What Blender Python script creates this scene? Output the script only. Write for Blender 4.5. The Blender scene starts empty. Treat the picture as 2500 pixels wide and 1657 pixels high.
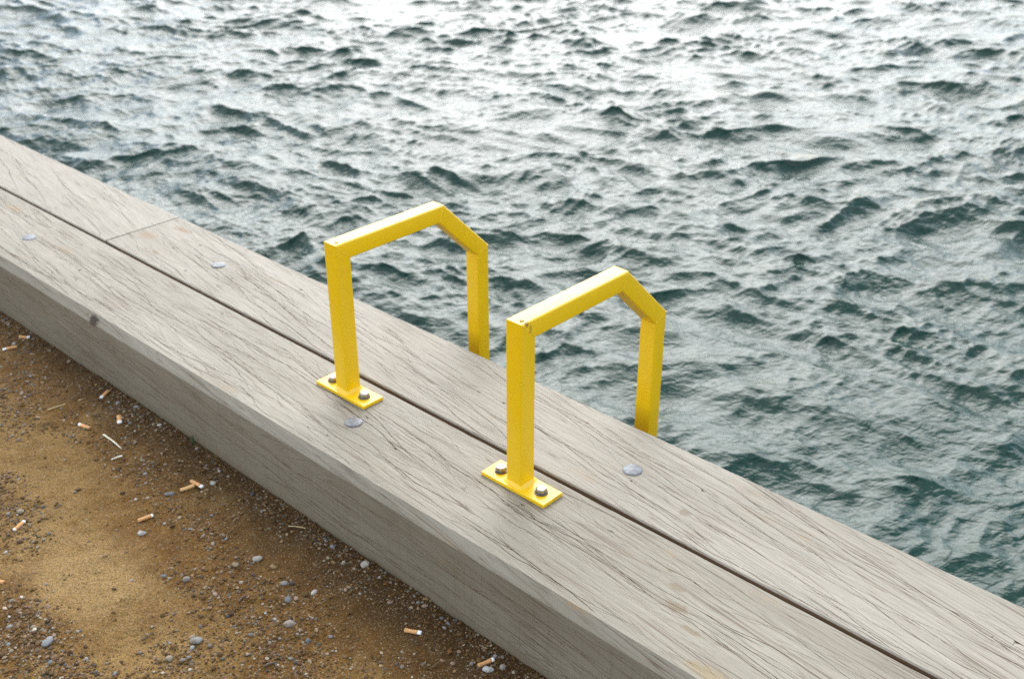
import bpy, bmesh, math, random
import numpy as np
from mathutils import Vector, Matrix
from mathutils.geometry import delaunay_2d_cdt

random.seed(7)
rng = np.random.default_rng(11)
SC = bpy.context.scene
COL = SC.collection

# ------------------------------------------------------------------ camera
cam_data = bpy.data.cameras.new('camera')
cam = bpy.data.objects.new('camera', cam_data)
COL.objects.link(cam)
SC.camera = cam
cam_data.sensor_width = 36.0
cam_data.lens = 2686.65 / 2500.0 * 36.0
cam_data.clip_start = 0.05
cam_data.clip_end = 2000.0
PITCH, YAW, ROLL = (math.radians(a) for a in (-28.2777, 42.8941, -0.10))
_fw = Vector((-math.sin(YAW) * math.cos(PITCH), math.cos(YAW) * math.cos(PITCH), math.sin(PITCH)))
_r = Vector((math.cos(YAW), math.sin(YAW), 0.0))
_u = _r.cross(_fw)
_r2 = _r * math.cos(ROLL) + _u * math.sin(ROLL)
_u2 = -_r * math.sin(ROLL) + _u * math.cos(ROLL)
_m = Matrix((_r2, _u2, -_fw)).transposed().to_4x4()
_m.translation = Vector((1.1591, -1.2654, 1.2421))
cam.matrix_world = _m
cam_data.dof.use_dof = True
cam_data.dof.focus_distance = 1.78
cam_data.dof.aperture_fstop = 6.3

# ------------------------------------------------------------------ sky, sun, exposure
SUN_EL, SUN_AZ = math.radians(39.0), math.radians(42.0)      # azimuth: from +Y towards -X
sun_dir = Vector((-math.sin(SUN_AZ) * math.cos(SUN_EL), math.cos(SUN_AZ) * math.cos(SUN_EL), math.sin(SUN_EL)))
world = bpy.data.worlds.new('World')
SC.world = world
world.use_nodes = True
wn, wl = world.node_tree.nodes, world.node_tree.links
wn.clear()
sky = wn.new('ShaderNodeTexSky')
sky.sky_type = 'NISHITA'
sky.sun_disc = False
sky.sun_elevation = SUN_EL
sky.sun_rotation = math.atan2(sun_dir.x, sun_dir.y)
sky.air_density = 1.0
sky.dust_density = 1.4
sky.ozone_density = 1.5
tc = wn.new('ShaderNodeTexCoord')
cl = wn.new('ShaderNodeTexNoise')
cl.inputs['Scale'].default_value = 2.2
cl.inputs['Detail'].default_value = 4.0
cl.inputs['Roughness'].default_value = 0.55
drift = wn.new('ShaderNodeMapping')
drift.inputs['Location'].default_value = (10.2, 5.4, 13.8)
wl.new(tc.outputs['Generated'], drift.inputs['Vector'])
wl.new(drift.outputs[0], cl.inputs['Vector'])
ramp = wn.new('ShaderNodeMapRange')
ramp.inputs['From Min'].default_value = 0.42
ramp.inputs['From Max'].default_value = 0.56
ramp.inputs['To Min'].default_value = 0.05
ramp.inputs['To Max'].default_value = 0.95
wl.new(cl.outputs['Fac'], ramp.inputs['Value'])
mix = wn.new('ShaderNodeMix')
mix.data_type = 'RGBA'
wl.new(ramp.outputs['Result'], mix.inputs['Factor'])
wl.new(sky.outputs['Color'], mix.inputs['A'])
# thin cloud veil: the clear sky's own brightness, whitened
bw = wn.new('ShaderNodeRGBToBW')
wl.new(sky.outputs['Color'], bw.inputs[0])
veil = wn.new('ShaderNodeVectorMath')
veil.operation = 'MULTIPLY_ADD'
wl.new(bw.outputs[0], veil.inputs[0])
veil.inputs[1].default_value = (0.70, 0.70, 0.71)
veil.inputs[2].default_value = (7.5, 8.0, 8.7)
wl.new(veil.outputs[0], mix.inputs['B'])
bg = wn.new('ShaderNodeBackground')
bg.inputs['Strength'].default_value = 0.15
wl.new(mix.outputs['Result'], bg.inputs['Color'])
out = wn.new('ShaderNodeOutputWorld')
wl.new(bg.outputs['Background'], out.inputs['Surface'])

sun_data = bpy.data.lights.new('sun', 'SUN')
sun_data.energy = 1.4
sun_data.angle = math.radians(55.0)
sun_data.color = (1.0, 0.96, 0.90)
sun = bpy.data.objects.new('sun', sun_data)
COL.objects.link(sun)
sun.rotation_euler = (-sun_dir).to_track_quat('-Z', 'Y').to_euler()
sun.location = (-3, 4, 5)

vs = SC.view_settings
vs.view_transform = 'Standard'
vs.look = 'None'
vs.gamma = 1.0
vs.use_curve_mapping = False
vs.exposure = 0.8
SC.cycles.use_denoising = False
SC.cycles.max_bounces = 6
SC.cycles.diffuse_bounces = 3
SC.cycles.glossy_bounces = 2
SC.cycles.caustics_reflective = False
SC.cycles.caustics_refractive = False

# ------------------------------------------------------------------ helpers
def mesh_obj(name, verts, faces, mats=(), parent=None, smooth=False, matidx=None):
    me = bpy.data.meshes.new(name)
    me.from_pydata([tuple(v) for v in verts], [], faces)
    for m in (mats if isinstance(mats, (list, tuple)) else [mats]):
        me.materials.append(m)
    if matidx is not None:
        me.polygons.foreach_set('material_index', np.asarray(matidx, dtype=np.int32))
    if smooth:
        me.polygons.foreach_set('use_smooth', np.ones(len(me.polygons), dtype=bool))
    me.update()
    o = bpy.data.objects.new(name, me)
    COL.objects.link(o)
    o.parent = parent
    return o

def bm_obj(name, bm, mats, parent=None, smooth=False):
    me = bpy.data.meshes.new(name)
    bm.to_mesh(me)
    bm.free()
    for m in (mats if isinstance(mats, (list, tuple)) else [mats]):
        me.materials.append(m)
    if smooth:
        me.polygons.foreach_set('use_smooth', np.ones(len(me.polygons), dtype=bool))
    o = bpy.data.objects.new(name, me)
    COL.objects.link(o)
    o.parent = parent
    return o

def tag(o, label=None, category=None, group=None, kind=None):
    if label: o['label'] = label
    if category: o['category'] = category
    if group: o['group'] = group
    if kind: o['kind'] = kind
    return o

def empty(name, loc, rz=0.0):
    o = bpy.data.objects.new(name, None)
    o.location = loc
    o.rotation_euler = (0, 0, rz)
    o.empty_display_size = 0.05
    COL.objects.link(o)
    return o

def vhash(ix, iy, seed):
    h = (ix.astype(np.int64) * 374761393 + iy.astype(np.int64) * 668265263 + seed * 1442695041) & 0xFFFFFFFF
    h = ((h ^ (h >> 13)) * 1274126177) & 0xFFFFFFFF
    h = (h ^ (h >> 16)) & 0xFFFFFFFF
    return h.astype(np.float64) / 4294967295.0

def vnoise(x, y, seed=0):
    x = np.asarray(x, float); y = np.asarray(y, float)
    ix, iy = np.floor(x), np.floor(y)
    fx, fy = x - ix, y - iy
    fx = fx * fx * fx * (fx * (fx * 6 - 15) + 10); fy = fy * fy * fy * (fy * (fy * 6 - 15) + 10)
    a = vhash(ix, iy, seed); b = vhash(ix + 1, iy, seed)
    c = vhash(ix, iy + 1, seed); d = vhash(ix + 1, iy + 1, seed)
    return (a * (1 - fx) + b * fx) * (1 - fy) + (c * (1 - fx) + d * fx) * fy - 0.5

def fbm(x, y, seed=0, octaves=4, gain=0.5):
    s, a, f = 0.0, 1.0, 1.0
    for k in range(octaves):
        s = s + a * vnoise(x * f + 17.3 * k, y * f - 9.1 * k, seed + k)
        a *= gain; f *= 2.03
    return s

# ---- node helpers
class NT:
    def __init__(self, name):
        self.m = bpy.data.materials.new(name)
        self.m.use_nodes = True
        self.n = self.m.node_tree.nodes
        self.l = self.m.node_tree.links
        self.n.clear()
        self.out = self.n.new('ShaderNodeOutputMaterial')
        self.b = self.n.new('ShaderNodeBsdfPrincipled')
        self.l.new(self.b.outputs[0], self.out.inputs['Surface'])
    def put(self, sock, v):
        if isinstance(v, bpy.types.NodeSocket): self.l.new(v, sock)
        else:
            if isinstance(v, (tuple, list)) and len(v) == 3 and sock.type == 'RGBA': v = (*v, 1.0)
            sock.default_value = v
    def set(self, **kw):
        names = dict(color='Base Color', rough='Roughness', metal='Metallic', ior='IOR', spec='Specular IOR Level',
                     coat='Coat Weight', coat_rough='Coat Roughness', normal='Normal')
        for k, v in kw.items(): self.put(self.b.inputs[names[k]], v)
    def pos(self):
        return self.n.new('ShaderNodeNewGeometry').outputs['Position']
    def obj(self):
        return self.n.new('ShaderNodeTexCoord').outputs['Object']
    def mapping(self, v, scale=(1, 1, 1), rot=(0, 0, 0), loc=(0, 0, 0)):
        m = self.n.new('ShaderNodeMapping')
        self.put(m.inputs['Vector'], v)
        m.inputs['Scale'].default_value = scale; m.inputs['Rotation'].default_value = rot; m.inputs['Location'].default_value = loc
        return m.outputs[0]
    def noise(self, v, scale=5.0, detail=3.0, rough=0.5, dist=0.0, color=False):
        n = self.n.new('ShaderNodeTexNoise')
        self.put(n.inputs['Vector'], v)
        n.inputs['Scale'].default_value = scale; n.inputs['Detail'].default_value = detail
        n.inputs['Roughness'].default_value = rough; n.inputs['Distortion'].default_value = dist
        return n.outputs['Color' if color else 'Fac']
    def voronoi(self, v, scale=5.0, feature='F1', out='Distance', rand=1.0):
        n = self.n.new('ShaderNodeTexVoronoi')
        n.feature = feature
        self.put(n.inputs['Vector'], v)
        n.inputs['Scale'].default_value = scale; n.inputs['Randomness'].default_value = rand
        return n.outputs[out]
    def mr(self, v, a, b, c=0.0, d=1.0, smooth=False):
        n = self.n.new('ShaderNodeMapRange')
        if smooth: n.interpolation_type = 'SMOOTHSTEP'
        self.put(n.inputs['Value'], v)
        for k, x in (('From Min', a), ('From Max', b), ('To Min', c), ('To Max', d)): n.inputs[k].default_value = x
        return n.outputs['Result']
    def math(self, op, a, b=0.0, clamp=False):
        n = self.n.new('ShaderNodeMath'); n.operation = op; n.use_clamp = clamp
        self.put(n.inputs[0], a); self.put(n.inputs[1], b)
        return n.outputs[0]
    def vmath(self, op, a, b):
        n = self.n.new('ShaderNodeVectorMath'); n.operation = op
        self.put(n.inputs[0], a); self.put(n.inputs[1], b)
        return n.outputs['Value' if op in ('LENGTH', 'DISTANCE', 'DOT_PRODUCT') else 'Vector']
    def mix(self, f, a, b, mode='MIX'):
        n = self.n.new('ShaderNodeMix'); n.data_type = 'RGBA'; n.blend_type = mode
        self.put(n.inputs['Factor'], f); self.put(n.inputs['A'], a); self.put(n.inputs['B'], b)
        return n.outputs['Result']
    def bump(self, h, strength=0.3, dist=0.001, normal=None):
        n = self.n.new('ShaderNodeBump')
        n.inputs['Strength'].default_value = strength; n.inputs['Distance'].default_value = dist
        self.put(n.inputs['Height'], h)
        if normal is not None: self.put(n.inputs['Normal'], normal)
        return n.outputs[0]
    def blot(self, p, c, r, wob=0.0):
        """Soft-edged uneven spot of radius r (per axis) round c, 1 inside."""
        d = self.vmath('SUBTRACT', p, c)
        d = self.vmath('MULTIPLY', d, tuple(1.0 / x for x in r))
        ln = self.vmath('LENGTH', d, (0, 0, 0))
        return ln

# ------------------------------------------------------------------ materials
def wood_material(name, seed, stains_and_shade, base_a, base_b, rot):
    t = NT(name)
    uv = t.n.new('ShaderNodeUVMap'); uv.uv_map = 'skin'
    p = t.mapping(uv.outputs[0], loc=(seed * 3.7, seed * 1.3, seed * 0.7))
    pw = t.pos()
    # slow wander of the grain
    wob = t.noise(t.mapping(p, scale=(1.4, 5, 5)), 1.0, 2.0, 0.5, color=True)
    wob = t.vmath('MULTIPLY', t.vmath('SUBTRACT', wob, (0.5, 0.5, 0.5)), (0.03, 0.035, 0.0))
    pg = t.vmath('ADD', p, wob)
    g = t.mapping(pg, rot=(0, 0, math.radians(rot)))
    fib = t.noise(t.mapping(g, scale=(6, 260, 260)), 1.0, 4.0, 0.65)
    fib2 = t.noise(t.mapping(g, scale=(2.2, 60, 60)), 1.0, 3.0, 0.6)
    big = t.noise(t.mapping(p, scale=(1.6, 7, 7)), 1.0, 3.0, 0.55)
    c = t.mix(t.mr(big, 0.3, 0.7), base_a, base_b)
    c = t.mix(t.mr(fib2, 0.38, 0.75, 0.0, 0.45), c, tuple(0.74 * x for x in base_b))
    c = t.mix(t.mr(fib, 0.50, 0.80, 0.0, 0.60), c, (0.125, 0.095, 0.065))
    # fine hair checks in two leaning families
    masks = []
    for k, (ang, sx, sy, w, amt) in enumerate(((rot - 10, 6, 200, 0.030, 0.40), (rot + 8, 6, 200, 0.030, 0.40), (rot, 2.0, 120, 0.018, 0.85))):
        q = t.mapping(pg, rot=(0, 0, math.radians(ang)), loc=(0.37 * k, 0.21 * k, 0))
        e = t.noise(t.mapping(q, scale=(sx, sy, sy)), 1.0, 1.0, 0.4)
        line = t.mr(t.math('ABSOLUTE', t.math('SUBTRACT', e, 0.5)), 0.0, w, amt, 0.0)
        masks.append(line)
    gate = t.noise(t.mapping(p, scale=(2.2, 26, 26)), 1.0, 2.0)
    hair = t.math('MAXIMUM', t.math('MAXIMUM', t.math('MULTIPLY', masks[0], t.mr(gate, 0.52, 0.44)), t.math('MULTIPLY', masks[1], t.mr(gate, 0.48, 0.56))), masks[2])
    c = t.mix(hair, c, (0.10, 0.065, 0.04))
    # blotches of older brown and grey water marks
    warm = t.mr(t.noise(t.mapping(p, scale=(7, 22, 22), loc=(3, 1, 0)), 1.0, 4.0, 0.65), 0.60, 0.78, 0.0, 0.55, True)
    c = t.mix(warm, c, (0.25, 0.175, 0.095))
    # earth splashed up the foot of the face, its painted shade, and saw marks across it
    sep = t.n.new('ShaderNodeSeparateXYZ'); t.put(sep.inputs[0], pw)
    low = t.math('ADD', sep.outputs['Z'], t.math('MULTIPLY', t.noise(p, 26.0, 4.0, 0.65), 0.09))
    c = t.mix(t.mr(low, -0.150, -0.095, 0.5, 0.0, True), c, (0.15, 0.105, 0.05))
    c = t.mix(t.mr(sep.outputs['Z'], -0.018, -0.026, 0.0, 0.34), c, (0.125, 0.096, 0.058))  # brown tint that puts the upright face's shade into its colour
    saw = t.noise(t.mapping(p, scale=(330, 4, 1), rot=(0, 0, 0.12)), 1.0, 2.0, 0.5)
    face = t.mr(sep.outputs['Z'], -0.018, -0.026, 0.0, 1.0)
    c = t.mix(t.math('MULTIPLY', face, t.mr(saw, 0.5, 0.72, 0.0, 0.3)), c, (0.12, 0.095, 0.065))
    wobn = t.math('MULTIPLY', t.math('SUBTRACT', t.noise(pw, 90.0, 4.0, 0.65), 0.5), 1.5)
    for (cx, cy, cz, rx, ry, rz, col, amt) in stains_and_shade:
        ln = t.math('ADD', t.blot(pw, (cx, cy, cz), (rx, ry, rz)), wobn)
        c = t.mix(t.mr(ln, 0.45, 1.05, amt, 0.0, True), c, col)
    rough = t.mr(fib, 0.3, 0.8, 0.50, 0.72)
    h = t.noise(t.mapping(g, scale=(6, 230, 230)), 1.0, 2.0, 0.65)
    t.set(color=c, rough=rough, spec=0.32, normal=t.bump(h, 0.6, -0.0010))
    return t.m

BROWN = (0.15, 0.105, 0.055)
DKBROWN = (0.055, 0.04, 0.02)
stains_and_contact_front = [
    (-0.51, 0.0077, 0, 0.100, 0.042, 0.02, (0.13, 0.10, 0.065), 0.55), (0.0, 0.0077, 0, 0.100, 0.042, 0.02, (0.13, 0.10, 0.065), 0.55),  # contact shade painted on the wood round both base plates
    (-1.265, -0.186, -0.016, 0.027, 0.022, 0.016, (0.035, 0.022, 0.010), 1.0), (-1.300, -0.185, -0.010, 0.010, 0.006, 0.007, BROWN, 0.7),
    (0.416, -0.070, 0, 0.026, 0.014, 0.02, BROWN, 0.75), (0.387, -0.029, 0, 0.022, 0.010, 0.02, BROWN, 0.6),
    (0.467, -0.099, 0, 0.030, 0.007, 0.02, BROWN, 0.7), (0.354, -0.002, 0, 0.008, 0.006, 0.02, BROWN, 0.6),
    (0.540, -0.158, 0, 0.055, 0.018, 0.02, (0.24, 0.18, 0.09), 0.75), (0.33, 0.035, 0, 0.02, 0.008, 0.02, (0.24, 0.18, 0.1), 0.5),
    (0.292, -0.180, -0.002, 0.040, 0.005, 0.008, (0.27, 0.165, 0.07), 0.45),
    (-2.109, 0.013, 0, 0.06, 0.018, 0.02, (0.25, 0.165, 0.08), 0.6), (-1.698, -0.035, 0, 0.05, 0.02, 0.02, (0.27, 0.185, 0.095), 0.45)]
stains_rear = [
    (0.279, 0.148, 0, 0.014, 0.012, 0.02, BROWN, 0.6), (0.146, 0.161, 0, 0.004, 0.003, 0.02, DKBROWN, 0.95),
    (-0.047, 0.264, 0, 0.005, 0.004, 0.02, (0.12, 0.06, 0.03), 0.9), (0.431, 0.295, 0, 0.006, 0.004, 0.02, BROWN, 0.9),
    (-1.621, 0.178, 0, 0.045, 0.028, 0.02, (0.22, 0.135, 0.065), 0.65), (-1.58, 0.269, 0, 0.05, 0.014, 0.02, (0.20, 0.115, 0.05), 0.7),
    (-1.496, 0.127, 0, 0.02, 0.010, 0.02, (0.20, 0.13, 0.065), 0.6), (-1.327, 0.116, 0, 0.007, 0.005, 0.02, DKBROWN, 0.7),
    (-1.522, 0.054, 0, 0.012, 0.010, 0.02, (0.1, 0.1, 0.07), 0.5), (-0.30, 0.20, 0, 0.008, 0.004, 0.02, DKBROWN, 0.7)]
M_wood_front = wood_material('weathered_wood_front', 1, stains_and_contact_front, (0.303, 0.273, 0.212), (0.221, 0.196, 0.144), 5)
M_wood_rear = wood_material('weathered_wood_rear', 2, stains_rear, (0.327, 0.294, 0.234), (0.254, 0.227, 0.173), 8)
M_wood_rear2 = wood_material('weathered_wood_end', 4, stains_rear, (0.327, 0.294, 0.234), (0.269, 0.240, 0.185), 9)

def crack_material():
    t = NT('wood_check')
    n = t.noise(t.pos(), 120.0, 2.0)
    t.set(color=t.mix(n, (0.075, 0.040, 0.020), (0.17, 0.095, 0.05)), rough=0.9, spec=0.2)
    return t.m
M_crack = crack_material()

def side_wood_material():
    t = NT('brown_unweathered_wood')
    p = t.pos()
    n = t.noise(t.mapping(p, scale=(6, 6, 160)), 1.0, 4.0, 0.6)
    t.set(color=t.mix(n, (0.10, 0.06, 0.03), (0.22, 0.14, 0.075)), rough=0.85, normal=t.bump(n, 0.5, 0.001))
    return t.m
M_wood_side = side_wood_material()

def paint_material(name, spots=()):
    t = NT(name)
    p = t.pos()
    n = t.noise(p, 38.0, 3.0, 0.6)
    c = t.mix(n, (0.80, 0.505, 0.001), (0.72, 0.44, 0.001))
    grime = t.mr(t.noise(p, 160.0, 5.0, 0.7), 0.60, 0.78, 0.0, 0.7)
    grime = t.math('MULTIPLY', grime, t.mr(t.noise(p, 14.0, 2.0), 0.5, 0.7))
    c = t.mix(grime, c, (0.30, 0.17, 0.03))
    if spots:
        wob = t.math('MULTIPLY', t.math('SUBTRACT', t.noise(p, 220.0, 4.0, 0.7), 0.5), 2.2)
        for (q, r, col, amt) in spots:
            ln = t.math('ADD', t.blot(p, q, r), wob)
            c = t.mix(t.mr(ln, 0.4, 1.1, amt, 0.0, True), c, col)
    orange = t.noise(p, 420.0, 2.0, 0.5)
    wave = t.noise(p, 30.0, 2.0, 0.5)
    nb = t.bump(orange, 0.10, 0.0006)
    nb = t.bump(wave, 0.12, 0.003, nb)
    t.set(color=c, rough=t.mr(n, 0.3, 0.7, 0.30, 0.40), spec=0.5, coat=0.22, coat_rough=0.22, normal=nb)
    return t.m

def metal_material(name, a, b, rough=0.42, metal=0.85):
    t = NT(name)
    p = t.pos()
    n = t.noise(p, 110.0, 4.0, 0.7)
    v = t.voronoi(p, 260.0, 'F1', 'Color')
    c = t.mix(t.mr(n, 0.35, 0.7), a, b)
    c = t.mix(0.22, c, v, 'MULTIPLY')
    t.set(color=c, rough=t.mr(n, 0.3, 0.7, rough - 0.08, rough + 0.14), metal=metal, normal=t.bump(n, 0.25, 0.0006))
    return t.m
M_galv = metal_material('galvanised_steel', (0.215, 0.225, 0.235), (0.145, 0.152, 0.16), 0.5, 0.6)
M_bolt = metal_material('dull_zinc', (0.42, 0.415, 0.40), (0.26, 0.24, 0.21), 0.45)
M_washer = metal_material('grimy_zinc', (0.22, 0.20, 0.175), (0.12, 0.09, 0.06), 0.55)

def plain(name, color, rough=0.8, var=0.25, scale=200.0, spec=0.3):
    t = NT(name)
    n = t.noise(t.pos(), scale, 3.0, 0.6)
    t.set(color=t.mix(n, tuple(x * (1 - var) for x in color), tuple(min(1, x * (1 + var)) for x in color)), rough=rough, spec=spec,
          normal=t.bump(n, 0.3, 0.0005))
    return t.m
M_hole = plain('rusty_hole', (0.05, 0.022, 0.008), 0.9)

def sand_material():
    t = NT('damp_gravelly_sand')
    p = t.pos()
    big = t.noise(p, 3.2, 4.0, 0.6, 0.4)
    mid = t.noise(p, 17.0, 4.0, 0.65)
    fine = t.noise(p, 260.0, 3.0, 0.7)
    c = t.mix(t.mr(mid, 0.32, 0.7), (0.1136, 0.0501, 0.0063), (0.1971, 0.0989, 0.0189))
    c = t.mix(t.mr(big, 0.46, 0.66, 0.0, 0.85, True), c, (0.2709, 0.1584, 0.0460))
    # pale trodden patch of fine dry sand and the damp strip that stays wet along the timber
    wob = t.math('MULTIPLY', t.math('SUBTRACT', t.noise(p, 8.0, 4.0, 0.65), 0.5), 1.6)
    pale = t.math('ADD', t.blot(p, (-0.57, -0.60, -0.18), (0.28, 0.13, 0.5)), wob)
    c = t.mix(t.mr(pale, 0.3, 1.2, 0.85, 0.0, True), c, (0.3591, 0.2280, 0.0851))
    pale = t.math('ADD', t.blot(p, (-1.25, -0.50, -0.18), (0.55, 0.13, 0.5)), wob)
    c = t.mix(t.mr(pale, 0.3, 1.2, 0.6, 0.0, True), c, (0.2961, 0.1824, 0.0598))
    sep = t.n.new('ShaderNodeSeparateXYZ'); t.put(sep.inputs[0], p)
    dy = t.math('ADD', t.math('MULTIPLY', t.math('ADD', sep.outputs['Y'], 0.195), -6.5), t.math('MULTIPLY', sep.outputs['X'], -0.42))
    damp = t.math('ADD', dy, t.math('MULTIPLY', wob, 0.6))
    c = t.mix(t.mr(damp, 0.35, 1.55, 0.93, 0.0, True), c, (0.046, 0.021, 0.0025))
    # sand grains of mixed stone
    vc = t.voronoi(p, 520.0, 'F1', 'Color')
    sp = t.n.new('ShaderNodeSeparateColor'); t.put(sp.inputs[0], vc)
    g = sp.outputs[0]
    c = t.mix(t.mr(g, 0.86, 0.98, 0.0, 0.5), c, (0.42, 0.35, 0.24))
    c = t.mix(t.mr(sp.outputs[1], 0.84, 0.97, 0.0, 0.75), c, (0.04, 0.026, 0.012))
    c = t.mix(t.mr(fine, 0.40, 0.68, 0.0, 0.6), c, (0.055, 0.028, 0.006))
    h = t.math('ADD', t.math('MULTIPLY', t.voronoi(p, 420.0, 'F1'), -0.8), fine)
    h2 = t.noise(p, 95.0, 4.0, 0.65)
    nb = t.bump(h2, 0.8, 0.009)
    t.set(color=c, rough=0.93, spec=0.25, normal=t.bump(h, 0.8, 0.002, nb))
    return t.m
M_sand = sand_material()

def pebble_material(name, attr):
    t = NT(name)
    if attr:
        a = t.n.new('ShaderNodeAttribute'); a.attribute_name = 'stone'
        col = a.outputs['Color']
    else:
        col = t.n.new('ShaderNodeObjectInfo').outputs['Color']
    p = t.pos()
    n = t.noise(p, 420.0, 4.0, 0.7)
    dirt = t.mr(t.noise(p, 130.0, 3.0, 0.6), 0.45, 0.70, 0.0, 0.75)
    c = t.mix(0.7, col, t.mix(n, (0.30, 0.30, 0.30), (0.95, 0.95, 0.95)), 'MULTIPLY')
    c = t.mix(dirt, c, (0.115, 0.058, 0.010))
    t.set(color=c, rough=0.75, spec=0.35, normal=t.bump(n, 0.4, 0.0008))
    return t.m
M_gravel = pebble_material('mixed_gravel', True)
M_pebble = pebble_material('pebble_stone', False)

def water_material():
    t = NT('choppy_harbour_water')
    p = t.pos()
    n1 = t.noise(t.mapping(t.mapping(p, rot=(0, 0, math.radians(-150))), scale=(2.6, 1, 1)), 13.0, 2.0, 0.5, 0.8)
    n2 = t.noise(t.mapping(t.mapping(p, rot=(0, 0, math.radians(-108))), scale=(2.6, 1, 1)), 22.0, 2.0, 0.5, 0.6)
    hh = t.math('ADD', n1, t.math('MULTIPLY', n2, 0.7))
    nb = t.bump(hh, 1.0, 0.006)
    murk = t.noise(p, 0.8, 2.0)
    t.set(color=t.mix(murk, (0.001, 0.031, 0.022), (0.006, 0.029, 0.016)), rough=0.04, ior=1.333, spec=0.5, normal=nb)
    return t.m
M_water = water_material()
M_concrete = plain('dark_wet_concrete', (0.10, 0.095, 0.08), 0.8, 0.4, 12.0)

# ------------------------------------------------------------------ water
WATER_Z = -0.85

def ocean_patch(N, L, lam_lo, lam_hi, lam_peak, wind, spread, slope, seed, power=2.5):
    r = np.random.default_rng(seed)
    k1 = np.fft.fftfreq(N, d=L / N) * 2 * np.pi
    kx, ky = np.meshgrid(k1, k1, indexing='ij')
    k = np.hypot(kx, ky); k[0, 0] = 1e-6
    kp = 2 * np.pi / lam_peak
    P = k ** -4.0 * np.exp(-1.0 * (kp / k) ** 2)
    cosw = (kx * math.cos(wind) + ky * math.sin(wind)) / k
    P *= spread + (1 - spread) * np.abs(cosw) ** power
    P *= (k > 2 * np.pi / lam_hi) * (k < 2 * np.pi / lam_lo)
    H = np.sqrt(P) * (r.normal(size=k.shape) + 1j * r.normal(size=k.shape))
    h = np.fft.ifft2(H).real
    sx = np.fft.ifft2(1j * kx * H).real; sy = np.fft.ifft2(1j * ky * H).real
    s = slope / math.sqrt((sx ** 2 + sy ** 2).mean())
    dx = np.fft.ifft2(1j * kx / k * H).real * s; dy = np.fft.ifft2(1j * ky / k * H).real * s
    return h * s, dx, dy, L, N

def sample_patch(patch, X, Y):
    h, dx, dy, L, N = patch
    u, v = X / L * N, Y / L * N
    iu, iv = np.floor(u).astype(int), np.floor(v).astype(int)
    fu, fv = u - iu, v - iv
    a, b, c, d = (iu % N, iv % N), ((iu + 1) % N, iv % N), (iu % N, (iv + 1) % N), ((iu + 1) % N, (iv + 1) % N)
    res = []
    for f in (h, dx, dy):
        res.append((f[a] * (1 - fu) + f[b] * fu) * (1 - fv) + (f[c] * (1 - fu) + f[d] * fu) * fv)
    return res

def graded(start, stop, step0, step1):
    """Points from start outwards, the spacing growing evenly from step0 to step1."""
    v, p, s = [start], start, 1 if stop > start else -1
    while abs(p - start) < abs(stop - start):
        f = abs(p - start) / abs(stop - start)
        p += s * (step0 + (step1 - step0) * f)
        v.append(p)
    return v

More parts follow.
